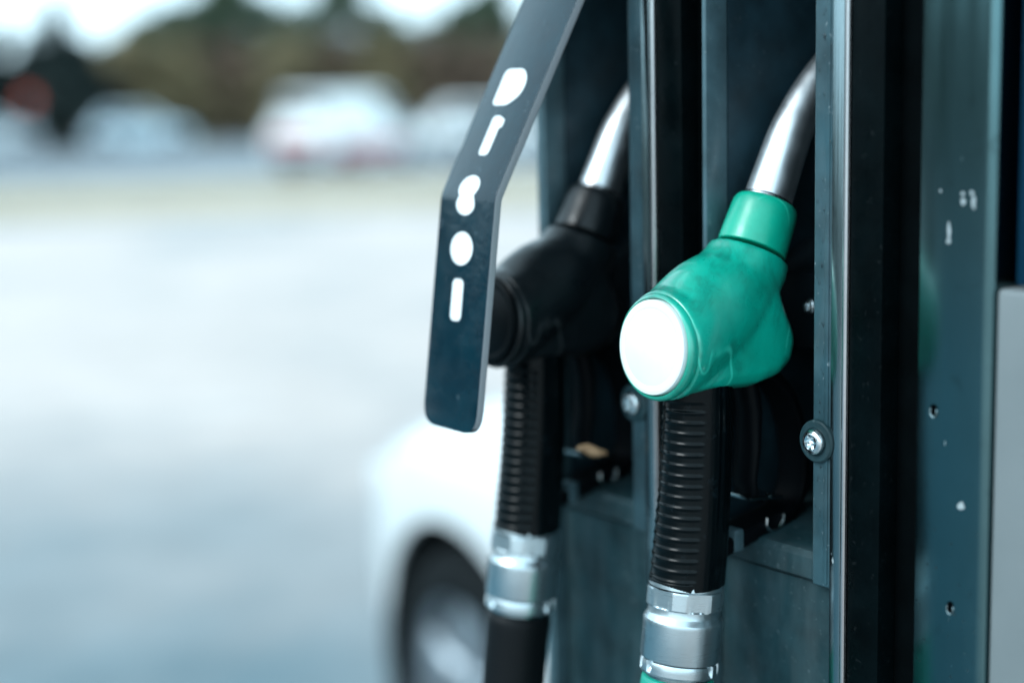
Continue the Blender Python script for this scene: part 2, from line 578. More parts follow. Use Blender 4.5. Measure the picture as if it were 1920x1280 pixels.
def nozzle_bay(u, last):
    """one nozzle recess; u is the nozzle's place along the face"""
    # right-hand rim: inner grey trim, polished rim, bright bead
    bm = bmesh.new()
    add_box(bm, (u - 0.0688, -0.062, 1.2795), (u - 0.0555, -0.0462, ZT), 0.0016, 3)
    add_box(bm, (u - 0.0672, -0.0475, 1.2815), (u - 0.0640, -0.0455, ZT - 0.002), 0.0008, 2)
    t = mesh_obj('bay_trim', bm, M['trimgrey'], PUMP)
    box('bay_rim', (u - 0.0770, -0.080, ZB), (u - 0.0692, -0.0450, ZT), M['rim'], PUMP, 0.0008)
    bm = bmesh.new()
    add_tube(bm, [(u - 0.0783, -0.0462, ZB), (u - 0.0783, -0.0462, ZT)], 0.0017, 14)
    add_box(bm, (u - 0.0800, -0.080, ZB), (u - 0.0772, -0.0465, ZT))
    mesh_obj('rim_edge', bm, M['edge'], PUMP)
    # inner walls of the recess
    box('bay_wall', (u - 0.0598, -0.171, 1.2795), (u - 0.0560, -0.0625, ZT), M['bay'], PUMP)
    box('bay_wall', (u + 0.0262, -0.171, 1.2795), (u + 0.0300, -0.0635, ZT), M['sidewall'], PUMP)
    # left-hand trim
    bm = bmesh.new()
    add_box(bm, (u + 0.0260, -0.0630, ZB), (u + 0.0294, -0.0455, ZT), 0.0009, 3)
    mesh_obj('bay_trim', bm, M['alutrim'], PUMP)
    # ledge closing the recess below, with a slightly dished top
    bm = bmesh.new()
    prof = [(-0.0500, 1.2800), (-0.0485, 1.2815), (-0.0495, 1.2925), (-0.0525, 1.2958), (-0.0580, 1.2965), (-0.120, 1.3050), (-0.170, 1.3100), (-0.170, 1.2800)]
    a = [bm.verts.new((u - 0.0553, y, z)) for y, z in prof]
    b = [bm.verts.new((u + 0.0258, y, z)) for y, z in prof]
    bm.faces.new(a); bm.faces.new(list(reversed(b)))
    for i in range(len(prof)):
        j = (i + 1) % len(prof)
        bm.faces.new((a[i], a[j], b[j], b[i]))
    mesh_obj('bay_ledge', bm, M['panel'], PUMP)
    # panel under the ledge, pressed with a shallow bulge
    bm = bmesh.new()
    nx, nz = 12, 40
    x0, x1, z0, z1 = u - 0.0688, u + 0.0256, ZB, 1.2785
    g = [[bm.verts.new((x0 + (x1 - x0) * i / nx, -0.0560 + 0.0045 * math.sin(math.pi * i / nx), z0 + (z1 - z0) * j / nz)) for i in range(nx + 1)] for j in range(nz + 1)]
    for j in range(nz):
        for i in range(nx):
            bm.faces.new((g[j][i], g[j][i + 1], g[j + 1][i + 1], g[j + 1][i]))
    top = [bm.verts.new((x0 + (x1 - x0) * i / nx, -0.075, z1)) for i in range(nx + 1)]
    for i in range(nx):
        bm.faces.new((g[nz][i], g[nz][i + 1], top[i + 1], top[i]))
    mesh_obj('lower_panel', bm, M['panel'], PUMP)
    # holster block inside the recess that the spout rests against
    bm = bmesh.new()
    pr = [(1.398, -0.120), (1.400, -0.104), (1.408, -0.100), (1.445, -0.100), (1.462, -0.128), (1.462, -0.1705), (1.398, -0.1705)]
    a = [bm.verts.new((u - 0.0555, y, z)) for z, y in pr]
    b = [bm.verts.new((u + 0.0255, y, z)) for z, y in pr]
    bm.faces.new(a); bm.faces.new(list(reversed(b)))
    for i in range(len(pr)):
        j = (i + 1) % len(pr)
        bm.faces.new((a[i], a[j], b[j], b[i]))
    hb = mesh_obj('holster_block', bm, M['bay'], PUMP)
    screw(hb, (u - 0.0065, -0.0995, 1.4265), 0.0050)
    # screw on the trim
    screw(t, (u - 0.0600, -0.0462, 1.3620), 0.0070, boss=0.0122)


M['water'] = Mat('water_drop', (0.75, 0.80, 0.82), 0.05)
M['water'].p.inputs['Transmission Weight'].default_value = 1.0
M['water'].p.inputs['IOR'].default_value = 1.33

def droplets(spots, parent, name='droplets'):
    """spots: (position, normal, radius); low domes of water joined into one part"""
    bm = bmesh.new()
    for p, nr, r in spots:
        X, Y, Z = frame_for(nr)
        p = Vector(p)
        rings = []
        for f in (0.0, 0.35, 0.65, 0.88, 0.98):
            rr = r * math.sqrt(1 - f * f)
            rings.append([p - Z * r * 0.08 + Z * r * 0.55 * f + X * rr * math.cos(a) + Y * rr * 1.2 * math.sin(a) for a in [2 * math.pi * i / 12 for i in range(12)]])
        add_loft(bm, rings)
    o = mesh_obj(name, bm, M['water'], parent, angle=80)
    tag(o, kind='stuff')
    return o

for u_ in (0.0, 0.15):
    nozzle_bay(u_, u_ > 0.1)
_tr = [o for o in PUMP.children if o.name.startswith('bay_trim')][0]
droplets([((-0.0675 + random.random() * 0.0095, -0.0462, 1.30 + 0.32 * random.random()), (0, 1, 0), random.choice((0.0004, 0.0006, 0.0008, 0.0011))) for _ in range(60)], _tr)
# end lip of the housing beyond the farther bay
box('end_trim', (0.1797, -0.171, ZB), (0.1845, -0.0450, ZT), M['alutrim'], PUMP, 0.001)

# faces between the bays
for u_ in (0.0, 0.15):
    box('divider_strip', (u_ - 0.1020, -0.100, ZB), (u_ - 0.0803, -0.0470, ZT), M['strip'], PUMP, 0.0012)
    box('divider_panel', (u_ - 0.1240 + (0.0036 if u_ > 0.1 else 0), -0.171, ZB), (u_ - 0.1024, -0.0600, ZT), M['gap'], PUMP, 0.0008)

# stainless post at the near side
bm = bmesh.new()
prof = [(-0.1258, -0.0900), (-0.1258, -0.0472), (-0.1262, -0.0466), (-0.1268, -0.0462)]
prof += [(-0.1640, -0.0462)]
for i in range(1, 9):
    a_ = math.pi / 2 * i / 8
    prof.append((-0.1640 - 0.0058 * math.sin(a_), -0.0520 + 0.0058 * math.cos(a_)))
prof += [(-0.1698, -0.0900)]
a = [bm.verts.new((x, y, ZB)) for x, y in prof]
b = [bm.verts.new((x, y, ZT)) for x, y in prof]
bm.faces.new(a); bm.faces.new(list(reversed(b)))
for i in range(len(prof)):
    j = (i + 1) % len(prof)
    bm.faces.new((a[i], a[j], b[j], b[i]))
post = mesh_obj('steel_post', bm, M['steel'], PUMP, angle=50)
for (hx, hz) in ((-0.1366, 1.3900), (-0.1491, 1.2894)):
    bm = bmesh.new()
    add_lathe(bm, (hx, -0.0464, hz), (0, 1, 0), [(0.0, 0.0024), (0.0006, 0.0023), (0.0009, 0.0020), (0.0007, 0.0016)], 28, caps=False)
    for v in bm.verts:
        v.co.z = hz - 0.0004 + (v.co.z - hz) * 1.5
        v.co.y -= 0.0009 * max(0.0, (v.co.z - hz) / 0.003)          # lip stands proud at its lower side
    lip = mesh_obj('rivet_hole', bm, M['rim'], post)
    bm = bmesh.new()
    add_lathe(bm, (hx, -0.0468, hz), (0, 1, 0), [(0.0, 0.0022), (0.0009, 0.0021)], 28)
    for v in bm.verts:
        v.co.z = hz + 0.0006 + (v.co.z - hz) * 1.35
    mesh_obj('hole_plug', bm, M['dark_hole'], lip)

droplets([((-0.165 + random.random() * 0.038, -0.0462, 1.235 + 0.10 * random.random() ** 1.5), (0, 1, 0), random.choice((0.0003, 0.0004, 0.0006))) for _ in range(50)], post)

# pale dried splashes on the post
M['residue'] = Mat('dried_residue', (0.34, 0.38, 0.39), 0.7)
for sx, sz, sw, sh in ((-0.1518, 1.5000, 0.0011, 0.0012), (-0.1520, 1.4962, 0.0015, 0.0017), (-0.1570, 1.5005, 0.0012, 0.0012), (-0.1582, 1.4960, 0.0011, 0.0042), (-0.1440, 1.4805, 0.0010, 0.0055), (-0.1440, 1.4765, 0.0015, 0.0014), (-0.1545, 1.3440, 0.0022, 0.0022), (-0.1385, 1.5010, 0.0006, 0.0009)):
    bm = bmesh.new()
    ph = random.uniform(0, 6)
    pts_ = [(sx + sw * (1 + 0.25 * math.sin(3 * t + ph) + 0.12 * math.sin(7 * t)) * math.cos(t), sz + sh * (1 + 0.2 * math.sin(2 * t + ph)) * math.sin(t)) for t in [2 * math.pi * i / 22 for i in range(22)]]
    add_loft(bm, [[Vector((x_, -0.0466, z_)) for x_, z_ in pts_], [Vector((sx + (x_ - sx) * 0.9, -0.04606, sz + (z_ - sz) * 0.9)) for x_, z_ in pts_]])
    mesh_obj('splash', bm, M['residue'], post)

# light grey flap and dark window right of the post
box('side_flap', (-0.290, -0.075, ZB), (-0.1712, -0.0475, 1.4550), M['whitegrey'], PUMP, 0.003, 3)
box('window_recess', (-0.420, -0.171, 1.4556), (-0.1702, -0.1000, ZT), M['gap'], PUMP)
box('side_cheek', (-0.420, -0.171, ZB), (-0.2910, -0.0500, 1.4550), M['strip'], PUMP, 0.002)
box('blue_panel', (-0.420, -0.0990, 1.4566), (-0.1800, -0.0500, ZT), M['blue'], PUMP, 0.002)

# unseen roof added high above the pump to keep it in shade
M['shade_canopy'] = Mat('shade_roof_soffit', (0.34, 0.37, 0.39), 0.6)
can = empty('shade_canopy', loc=PUMP.location, rot=PUMP.rotation_euler)
tag(can, 'unseen flat roof on columns added to shade the fuel pump', 'shade_canopy', kind='structure')
box('shade_roof', (-7.0, -1.7, 4.2), (1.3, 1.4, 4.8), M['shade_canopy'], can, 0.05)
box('shade_roof_column', (-2.1, -0.42, 0.121), (-1.8, -0.12, 4.199), M['shade_canopy'], can, 0.02)

# island under the pump
isl = empty('pump_island')
tag(isl, 'low concrete island carrying the fuel dispenser', 'island')
isl.location = PUMP.location
isl.rotation_euler = PUMP.rotation_euler
box('island_slab', (-2.4, -0.44, -0.03), (0.55, 0.10, 0.12), M['kerb'], isl, 0.02)

# ------------------------------------------------------------------ nozzles (local: X along face, Y outwards, Z height above ground)
def nozzle(name, label, u, cover_m, sleeve_m, cap_m, hose_m):
    root = empty(name, loc=Vector((0.0938, 0.85, 0)) + Vector((-0.6, 0.8, 0)) * u, rot=(0, 0, math.atan2(0.8, -0.6)))
    tag(root, label, 'fuel nozzle', 'fuel nozzles hanging in the pump bays')
    P = lambda k, z: Vector((0, k * 0.001, z * 0.001))

    # --- body: tapered bent tube from the rear cap to the sleeve, fused with the belly
    bm = bmesh.new()
    spec = [  # k, z, axis tilt from outward (deg up), in-plane radius, half width
        (15.0, 1414.6, 5, 30.6, 30.6), (8.0, 1416.0, 6, 31.2, 30.6), (0.0, 1419.5, -8, 32.0, 30), (-12, 1425, -20, 32.5, 28.5),
        (-26, 1433, -34, 32, 27.5), (-37, 1441.5, -46, 29.5, 26), (-45, 1448.5, -55, 26.5, 24.4), (-50.5, 1454.5, -61, 25.0, 24.2), (-54.4, 1460.6, -63, 23.4, 23.4)]
    rings = []
    n = 56
    for k, z, tilt, ra, rb in spec:
        t = math.radians(tilt if tilt < 0 else -tilt * 0 - 2)
        # axis pointing inward and upward
        ax = Vector((0, -math.cos(t), -math.sin(t)))
        x = Vector((1, 0, 0))
        y = ax.cross(x).normalized()
        rings.append([P(k, z) + x * rb * .001 * math.cos(2 * math.pi * i / n) + y * ra * .001 * math.sin(2 * math.pi * i / n) for i in range(n)])
    add_loft(bm, rings)
    # belly
    def slab(pts, hw, rnd):
        c = sum((P(*p) for p in pts), Vector()) / len(pts)
        layers = [(-hw, 0.66), (-hw * 0.86, 0.84), (-hw * 0.55, 0.96), (0, 1.0), (hw * 0.55, 0.96), (hw * 0.86, 0.84), (hw, 0.66)]
        add_loft(bm, [[c + (P(*p) - c) * s + Vector((w * .001, 0, 0)) for p in pts] for w, s in layers])
    slab([(10, 1387.5), (-40, 1385.5), (-60, 1389), (-71, 1397), (-74.5, 1408), (-73, 1417), (-67.5, 1427), (-63, 1436), (-58, 1450), (-20, 1450), (4, 1430)], 23.5, 4)
    body = remeshed('body', bm, cover_m, root, 0.0011, 22)

    # lip round the rear cap
    ax = Vector((0, math.cos(math.radians(4.5)), math.sin(math.radians(4.5))))
    bm = bmesh.new()
    c0 = P(13.5, 1414.3)
    add_lathe(bm, c0, ax, [(0, 28.2e-3), (0.001, 29.4e-3), (0.003, 29.9e-3), (0.0052, 29.5e-3), (0.0066, 28.6e-3), (0.0072, 27.6e-3), (0.0062, 26.9e-3), (0.002, 26.7e-3)], 72)
    mesh_obj('cap_collar', bm, cover_m, body)
    bm = bmesh.new()
    add_lathe(bm, c0, ax, [(0.003, 26.3e-3), (0.0078, 26.3e-3), (0.0086, 26.0e-3), (0.0090, 25.3e-3), (0.0092, 21.6e-3), (0.00905, 21.3e-3), (0.0092, 21.0e-3), (0.0093, 0.0002)], 96)
    mesh_obj('rear_cap', bm, cap_m, root)

    # --- sleeve and spout
    nd = Vector((0, -0.44, 0.898)).normalized()
    s0 = P(-55.8, 1463.0)
    bm = bmesh.new()
    add_lathe(bm, s0, nd, [(0, 19.4e-3), (0.0006, 20.1e-3), (0.003, 20.1e-3), (0.022, 19.3e-3), (0.0255, 18.9e-3), (0.0275, 18.2e-3), (0.0288, 17.1e-3), (0.0292, 16.1e-3), (0.0288, 15.4e-3), (0.024, 15.2e-3)], 72)
    mesh_obj('sleeve', bm, sleeve_m, root)
    bm = bmesh.new()
    add_lathe(bm, s0, nd, [(0.020, 15.1e-3), (0.0302, 15.1e-3), (0.0311, 14.8e-3), (0.0315, 14.2e-3)], 64)
    mesh_obj('spout_collar', bm, M['edge'], root)
    bm = bmesh.new()
    pts, rad = [], []
    for i in range(31):
        sdist = 0.026 + 0.0034 * i
        bend_ = max(0.0, sdist - 0.062)
        pts.append(s0 + nd * sdist + Vector((0, -0.9, -0.32)) * (bend_ * bend_ * 4.4))
        f = (sdist - 0.026) / 0.102
        rad.append(14.3e-3 - 3.2e-3 * f ** 0.85)
    k_ = 16                                             # fine groove where the tip sleeve begins
    rad[k_] -= 0.25e-3
    for q_ in range(k_ + 1, len(rad)):
        rad[q_] -= 0.3e-3
    add_tube(bm, pts, rad, 56)
    mesh_obj('spout', bm, M['chrome'], root, angle=50)

    # --- ribbed grip
    bm = bmesh.new()
    nz, na = 300, 96
    ztop, zbot = 1394.0, 1276.6
    rings = []
    for j in range(nz + 1):
        f = j / nz
        z = ztop + (zbot - ztop) * f
        kc = -13.0 + 9.6 * f - 1.6 * math.sin(math.pi * f)
        r = 19.6 + 2.2 * min(1.0, f * 1.15)
        ph = (z - 1280.0) / 5.95
        fr = ph - math.floor(ph)
        rib = 1.0 - abs(2 * ((fr + 0.18) % 1.0) - 1.0)
        rib = max(0.0, (rib - 0.50) / 0.50) ** 1.2
        inzone_z = 1.0 if 1281.0 < z < 1383 else 0.0
        rowr = []
        for i in range(na):
            th = 2 * math.pi * i / na
            d = abs((th + math.pi) % (2 * math.pi) - math.pi)      # 0 at outward
            w = max(0.0, min(1.0, (math.radians(58) - d) / math.radians(5)))
            rr = r - 1.0 * w
            rr += 0.75 * rib * w * inzone_z
            if w >= 1 and inzone_z == 0:
                rr += 0.9
            # smooth flank with two shallow grooves
            for gc in (92, 112):
                gd = math.degrees(d) - gc
                rr -= 0.7 * math.exp(-(gd / 2.6) ** 2)
            rr *= 1.0 - 0.03 * max(0, math.cos(d * 2)) * 0
            rowr.append(Vector((rr * math.sin(th), kc + rr * math.cos(th), z)) * 0.001)
        rings.append(rowr)
    add_loft(bm, rings)
    mesh_obj('grip', bm, M['grip'], root, angle=60)

    # --- swivel
    ad = Vector((0, 0.135, -0.99)).normalized()
    o = P(-3.3, 1277.4)
    bm = bmesh.new()
    add_lathe(bm, o, ad, [(-0.001, 18e-3), (0, 21.3e-3), (0.0025, 21.5e-3), (0.0030, 21.0e-3)], 72)
    mesh_obj('swivel_washer', bm, M['alu'], root)
    bm = bmesh.new()
    add_lathe(bm, o, ad, [(0.0030, 20.6e-3), (0.0034, 22.0e-3), (0.0042, 22.3e-3), (0.0134, 22.3e-3), (0.0142, 21.8e-3), (0.0143, 19.8e-3)], 144)
    # wrench flats
    X, Y, Z = frame_for(ad)
    fl = [math.radians(a_) for a_ in (52, 112, 172, 232, 292, 352)]
    for v in bm.verts:
        q = v.co - o
        s = q.dot(Z)
        for a_ in fl:
            nv = X * math.cos(a_) + Y * math.sin(a_)
            lim = 21.0e-3
            if 0.0031 < s < 0.0142 and q.dot(nv) > lim:
                q = q - nv * (q.dot(nv) - lim)
        v.co = o + q
    mesh_obj('hex_nut', bm, M['alu'], root, angle=14)
    bm = bmesh.new()
    add_lathe(bm, o, ad, [(0.0143, 19.4e-3), (0.0144, 20.7e-3), (0.0178, 20.7e-3), (0.0188, 21.0e-3), (0.0213, 22.6e-3), (0.0222, 22.9e-3), (0.0240, 22.7e-3), (0.0436, 22.6e-3), (0.0444, 22.3e-3), (0.0447, 21.4e-3), (0.0450, 20.5e-3)], 96)
    mesh_obj('swivel', bm, M['alu'], root, angle=25)
    # castellated lower ring
    bm = bmesh.new()
    n = 168
    prof = [(0.0450, 20.0e-3), (0.0452, 21.9e-3), (0.0466, 22.3e-3), (0.0490, 22.3e-3), (0.0516, 22.2e-3), (0.0528, 21.6e-3), (0.0530, 19.0e-3)]
    rings = []
    for q, (s, r) in enumerate(prof):
        rr = []
        for i in range(n):
            t = 2 * math.pi * i / n
            rad_ = r
            if 1 <= q <= 3 and (i % 12) < 4 and (i // 42) % 2 == 0:
                rad_ = r - 2.2e-3
            rr.append(o + Z * s + X * rad_ * math.cos(t) + Y * rad_ * math.sin(t))
        rings.append(rr)
    add_loft(bm, rings)
    mesh_obj('lock_ring', bm, M['alu'], root, angle=22)
    bm = bmesh.new()
    add_lathe(bm, o, ad, [(0.0525, 18.4e-3), (0.0590, 18.4e-3)], 64)
    mesh_obj('ferrule', bm, M['rim'], root)
    # hose with rolled cuff, hanging down and looping back to the pump
    e = o + ad * 0.0555
    bm = bmesh.new()
    pts = [e, e + ad * 0.0012, e + ad * 0.006, e + ad * 0.012]
    rad = [19.0e-3, 20.6e-3, 21.0e-3, 20.8e-3]
    p0, p1, p2, p3 = e + ad * 0.02, e + ad * 0.75 + Vector((0, -0.02, 0)), Vector((0, 0.55, 0.10)), Vector((0.0, -0.060, 0.42))
    for i in range(41):
        t = i / 40
        pts.append(p0 * (1 - t) ** 3 + 3 * p1 * t * (1 - t) ** 2 + 3 * p2 * t * t * (1 - t) + p3 * t ** 3)
        rad.append(20.6e-3 if t < 0.15 else 18e-3 + 2.6e-3 * max(0, (0.25 - t) * 10))
    add_tube(bm, pts, rad, 32)
    mesh_obj('hose', bm, hose_m, root, angle=50)

    # --- trigger and guard behind the grip
    bm = bmesh.new()
    tr = [(-50, 1392), (-54, 1370), (-53, 1348), (-50, 1330), (-52, 1320), (-58, 1315)]
    rings = []
    for i, (k, z) in enumerate(tr):
        th = [7, 6, 4.5, 4.2, 4.0, 3.4][i]
        w = [8, 9, 9.5, 9.5, 9, 8][i]
        rings.append([P(k + th * math.cos(t) , z + 0.4 * th * math.sin(t) * 0) + Vector((w * .001 * math.sin(t), 0, 0)) for t in [2 * math.pi * q / 20 for q in range(20)]])
    add_loft(bm, rings)
    mesh_obj('trigger', bm, M['trigger'], root, angle=50)
    bm = bmesh.new()
    path = [(-62, 1392), (-80, 1376), (-90, 1352), (-92, 1328), (-88, 1312), (-76, 1303.5), (-58, 1300), (-38, 1296), (-18, 1292)]
    sm = []
    for i in range(len(path) - 1):
        a0, a1 = path[max(i - 1, 0)], path[i]
        a2, a3 = path[i + 1], path[min(i + 2, len(path) - 1)]
        for q in range(6):
            t = q / 6
            cr = lambda j: 0.5 * ((2 * a1[j]) + (-a0[j] + a2[j]) * t + (2 * a0[j] - 5 * a1[j] + 4 * a2[j] - a3[j]) * t * t + (-a0[j] + 3 * a1[j] - 3 * a2[j] + a3[j]) * t ** 3)
            sm.append((cr(0), cr(1)))
    sm.append(path[-1])
    rings = []
    for i, (k, z) in enumerate(sm):
        kn, zn = sm[min(i + 1, len(sm) - 1)]
        kp, zp = sm[max(i - 1, 0)]
        t = Vector((0, kn - kp, zn - zp)).normalized()
        nn = Vector((1, 0, 0)).cross(t)
        hw, ht = 10.5, 3.0
        if i > 26:
            ht = 4.6
        q = [(-hw, -ht * .6), (-hw * .9, -ht), (hw * .9, -ht), (hw, -ht * .6), (hw, ht * .6), (hw * .9, ht), (-hw * .9, ht), (-hw, ht * .6)]
        rings.append([P(k, z) + (Vector((1, 0, 0)) * a_ + nn * b_) * .001 for a_, b_ in q])
    add_loft(bm, rings)
    gd = mesh_obj('trigger_guard', bm, M['trigger'], root, angle=40)
    # bright U shaped latch wire on the guard and the latch lever
    bm = bmesh.new()
    wire = []
    for i in range(15):
        t = math.pi * (1.0 + i / 14)
        wire.append(Vector((-0.0120 - 0.0006 * math.sin(t), (-63 + 7 * math.cos(t)) * .001, (1304 + 6 * math.sin(t)) * .001)))
    wire = [wire[0] + Vector((0, 0, 0.003))] + wire + [wire[-1] + Vector((0, 0, 0.003))]
    add_tube(bm, wire, 0.0011, 10)
    mesh_obj('latch_wire', bm, M['screw'], gd)
    bm = bmesh.new()
    add_box(bm, (-0.0105, -0.0720, 1.3170), (0.0105, -0.0440, 1.3192), 0.0008)
    for v in bm.verts:
        v.co.z += (v.co.y + 0.058) * 0.12
    add_lathe(bm, (-0.011, -0.062, 1.3192), (1, 0, 0), [(0, 0.0016), (0.004, 0.0018), (0.0044, 0.0012)], 16)
    mesh_obj('latch_lever', bm, M['rim'], gd)
    bm = bmesh.new()
    add_box(bm, (-0.0112, -0.0385, 1.2905), (0.0, -0.0305, 1.3035), 0.0012)
    mesh_obj('guard_clip', bm, M['alutrim'], gd)
    return root

nozzle('fuel_nozzle', 'bright green fuel nozzle with white round cap, black ribbed grip and green hose', 0.0,
       M['green'], M['greensleeve'], M['cap'], M['hose_green'])
nozzle('fuel_nozzle', 'all black fuel nozzle with black hose in the farther bay behind the metal flag', 0.15,
       M['black_cover'], M['black_cover'], M['blackcap'], M['hose_black'])

# ------------------------------------------------------------------ cut-out metal flag plate
def flag():
    root = empty('metal_flag', loc=PUMP.location, rot=PUMP.rotation_euler)
    tag(root, 'bent dark metal strip with white letters hanging before the black nozzle', 'metal flag')
    def filled(pts, ext, bev):
        """flat curve outline -> solid mesh"""
        cu = bpy.data.curves.new('tmp', 'CURVE')
        cu.dimensions = '2D'
        cu.fill_mode = 'BOTH'
        cu.extrude = ext
        cu.bevel_depth = bev
        cu.bevel_resolution = 2
        sp = cu.splines.new('POLY')
        sp.points.add(len(pts) - 1)
        for p, q in zip(sp.points, pts):
            p.co = (q[0] * .001, q[1] * .001, 0, 1)
        sp.use_cyclic_u = True
        o = bpy.data.objects.new('tmp', cu)
        COL.objects.link(o)
        dg = bpy.context.evaluated_depsgraph_get()
        me = bpy.data.meshes.new_from_object(o.evaluated_get(dg))
        bpy.data.objects.remove(o)
        bm = bmesh.new()
        bm.from_mesh(me)
        bpy.data.meshes.remove(me)
        bmesh.ops.remove_doubles(bm, verts=bm.verts[:], dist=1e-6)
        for yy in (-0.003, -0.0022, -0.0014, -0.0006, 0.0, 0.0006, 0.0014, 0.0022, 0.003):
            bmesh.ops.bisect_plane(bm, geom=bm.verts[:] + bm.edges[:] + bm.faces[:], plane_co=(0, yy, 0), plane_no=(0, 1, 0), dist=1e-7)
        return bm
    letters = []
    poly = letters.append

    def rounded(pts, radii, seg=8):
        out = []
        n = len(pts)
        for i in range(n):
            p = Vector(pts[i]); a = Vector(pts[i - 1]); b = Vector(pts[(i + 1) % n])
            r = radii[i] if isinstance(radii, (list, tuple)) else radii
            da, db = (a - p), (b - p)
            angle = da.angle(db)
            t = min(r / math.tan(angle / 2), da.length * 0.499, db.length * 0.499)
            p1, p2 = p + da.normalized() * t, p + db.normalized() * t
            for k in range(seg + 1):
                f = k / seg
                out.append(p1 * (1 - f) ** 2 + p * 2 * f * (1 - f) + p2 * f * f)
        return out
    # x = along the face (mm, from plate middle), y = length upward from the bend (mm)
    W = 26.8
    outline = rounded([(-W, -136.5), (W, -136.5), (W, 215), (-W, 215)], [13, 13, 4, 4], 10)
    # letters, x positive is to the left in the photograph
    poly(rounded([(13.5, 59), (-1.5, 59), (-11.0, 66), (-11.5, 76), (-4.5, 83.5), (13.5, 83.5)], [4.5, 11, 16, 16, 11, 4.5]))          # D
    poly(rounded([(6.5, 26), (-3.2, 26), (-3.2, 43.5), (-5.8, 45), (-5.8, 49.5), (0, 52), (6.5, 52)], [3.6, 3.6, 0.8, 0.8, 2.0, 1.5, 3]))  # I with flag
    s = []                                                                                                              # S, two lobes
    for a_ in range(-60, 221, 10):
        t = math.radians(a_)
        s.append(Vector((1.5 + 9.6 * math.cos(t), 5.4 + 7.4 * math.sin(t))))
    s2 = []
    for a_ in range(120, 401, 10):
        t = math.radians(a_)
        s2.append(Vector((1.0 + 9.2 * math.cos(t), -4.4 + 6.4 * math.sin(t))))
    s = [p for p in s if p.y > -0.3]
    s2 = [p for p in s2 if p.y < -0.9]
    s_pts = s + [Vector((-6.4, 0.0))] + s2 + [Vector((8.6, -0.4))]
    poly(s_pts)
    poly([(1.2 + 11.2 * math.cos(2 * math.pi * i / 40), -30.3 + 9.9 * math.sin(2 * math.pi * i / 40)) for i in range(40)])       # O
    poly(rounded([(7.2, -73), (-3.8, -73), (-3.8, -48), (7.2, -48)], 4.2))                                                    # I
    # bend: lower leg leans 8 deg, upper leg leans 29.6 deg into the pump
    lo_d = Vector((0, -0.0181, 0.1311)).normalized()      # upward along lower leg
    up_d = Vector((0, -0.0649, 0.1143)).normalized()
    org = Vector((0, 0.0577, 1.495))
    X = Vector((1, 0, 0))
    def at(y):
        h = 0.003
        if y <= -h: return org + lo_d * y, lo_d
        if y >= h: return org + up_d * y, up_d
        t = (y + h) / (2 * h)
        a, b = org + lo_d * -h, org + up_d * h
        p = a * (1 - t) ** 2 + org * 2 * t * (1 - t) + b * t * t
        return p, (lo_d * (1 - t) + up_d * t).normalized()
    def bend(bm, lift):
        for v in bm.verts:
            x, y, z = v.co
            p, d = at(y)
            nrm = X.cross(d).normalized()
            if nrm.y < 0: nrm = -nrm
            v.co = p + X * (0.1162 + x) + nrm * (z + lift)
    bm = filled(outline, 0.0020, 0.0005)
    bend(bm, 0.0)
    pl = mesh_obj('plate', bm, M['flag'], root, angle=30)
    pl.data.materials.append(M['flag_edge'].m)
    for p in pl.data.polygons:
        if abs(p.normal.x) > 0.72:
            p.material_index = 1
    for lt in letters:
        bm = filled(lt, 0.00012, 0.0)
        bend(bm, 0.0027)
        mesh_obj('letter', bm, M['cap'], pl, angle=30)
    # bracket fixing the plate's upper end to the pump front
    box('bracket', (0.0900, -0.0462, 1.672), (0.1424, -0.030, 1.700), M['strip'], root, 0.002)
    return root
flag()

# dry leaf caught in the farther bay
def dry_leaf():
    bm = bmesh.new()
    n = 14
    rows = []
    for i in range(n + 1):
        t = i / n
        w = 0.0042 * math.sin(math.pi * t) ** 0.7 + 0.0004
        x = 0.001 * (-10 + 20 * t)
        zz = 0.0012 * math.sin(t * 7)
        rows.append([(x, -w, zz + 0.0016), (x, 0, zz), (x, w, zz + 0.0022)])
    top = [[bm.verts.new(p) for p in r] for r in rows]
    bot = [[bm.verts.new((p[0], p[1], p[2] - 0.0005)) for p in r] for r in rows]
    for i in range(n):
        for j in range(2):
            bm.faces.new((top[i][j], top[i + 1][j], top[i + 1][j + 1], top[i][j + 1]))
            bm.faces.new((bot[i][j], bot[i][j + 1], bot[i + 1][j + 1], bot[i + 1][j]))
        for j in (0, 2):
            bm.faces.new((top[i][j], bot[i][j], bot[i + 1][j], top[i + 1][j]))
    o = mesh_obj('dry_leaf', bm, M['leaf_dry'], None)
    tag(o, 'small curled brown dry leaf caught in the farther nozzle bay', 'leaf')
    return o
lf = dry_leaf()
_eu, _n = Vector((-.6, .8, 0)), Vector((-.8, -.6, 0))
lf.location = Vector((0.0938, 0.85, 0)) + _eu * 0.110 + _n * (-0.0262) + Vector((0, 0, 1.330))
lf.rotation_euler = (math.radians(-55), math.radians(14), math.radians(10))

# ------------------------------------------------------------------ cars
M['tyre'] = Mat('tyre_rubber', (0.004, 0.006, 0.007), 0.75, spec=0.15)
M['alloy'] = Mat('alloy_wheel', (0.50, 0.54, 0.58), 0.35, metal=0.8)
M['glass'] = Mat('car_glass', (0.02, 0.03, 0.035), 0.06)
M['lampred'] = Mat('tail_lamp_red', (0.45, 0.02, 0.02), 0.2)
M['lampclear'] = Mat('head_lamp_clear', (0.65, 0.68, 0.70), 0.1)
M['blackplastic'] = Mat('bumper_black', (0.002, 0.003, 0.0035), 0.6, spec=0.1)
M['plate'] = Mat('number_plate_white', (0.7, 0.7, 0.68), 0.4)
M['redpaint'] = Mat('red_band', (0.50, 0.03, 0.04), 0.4)

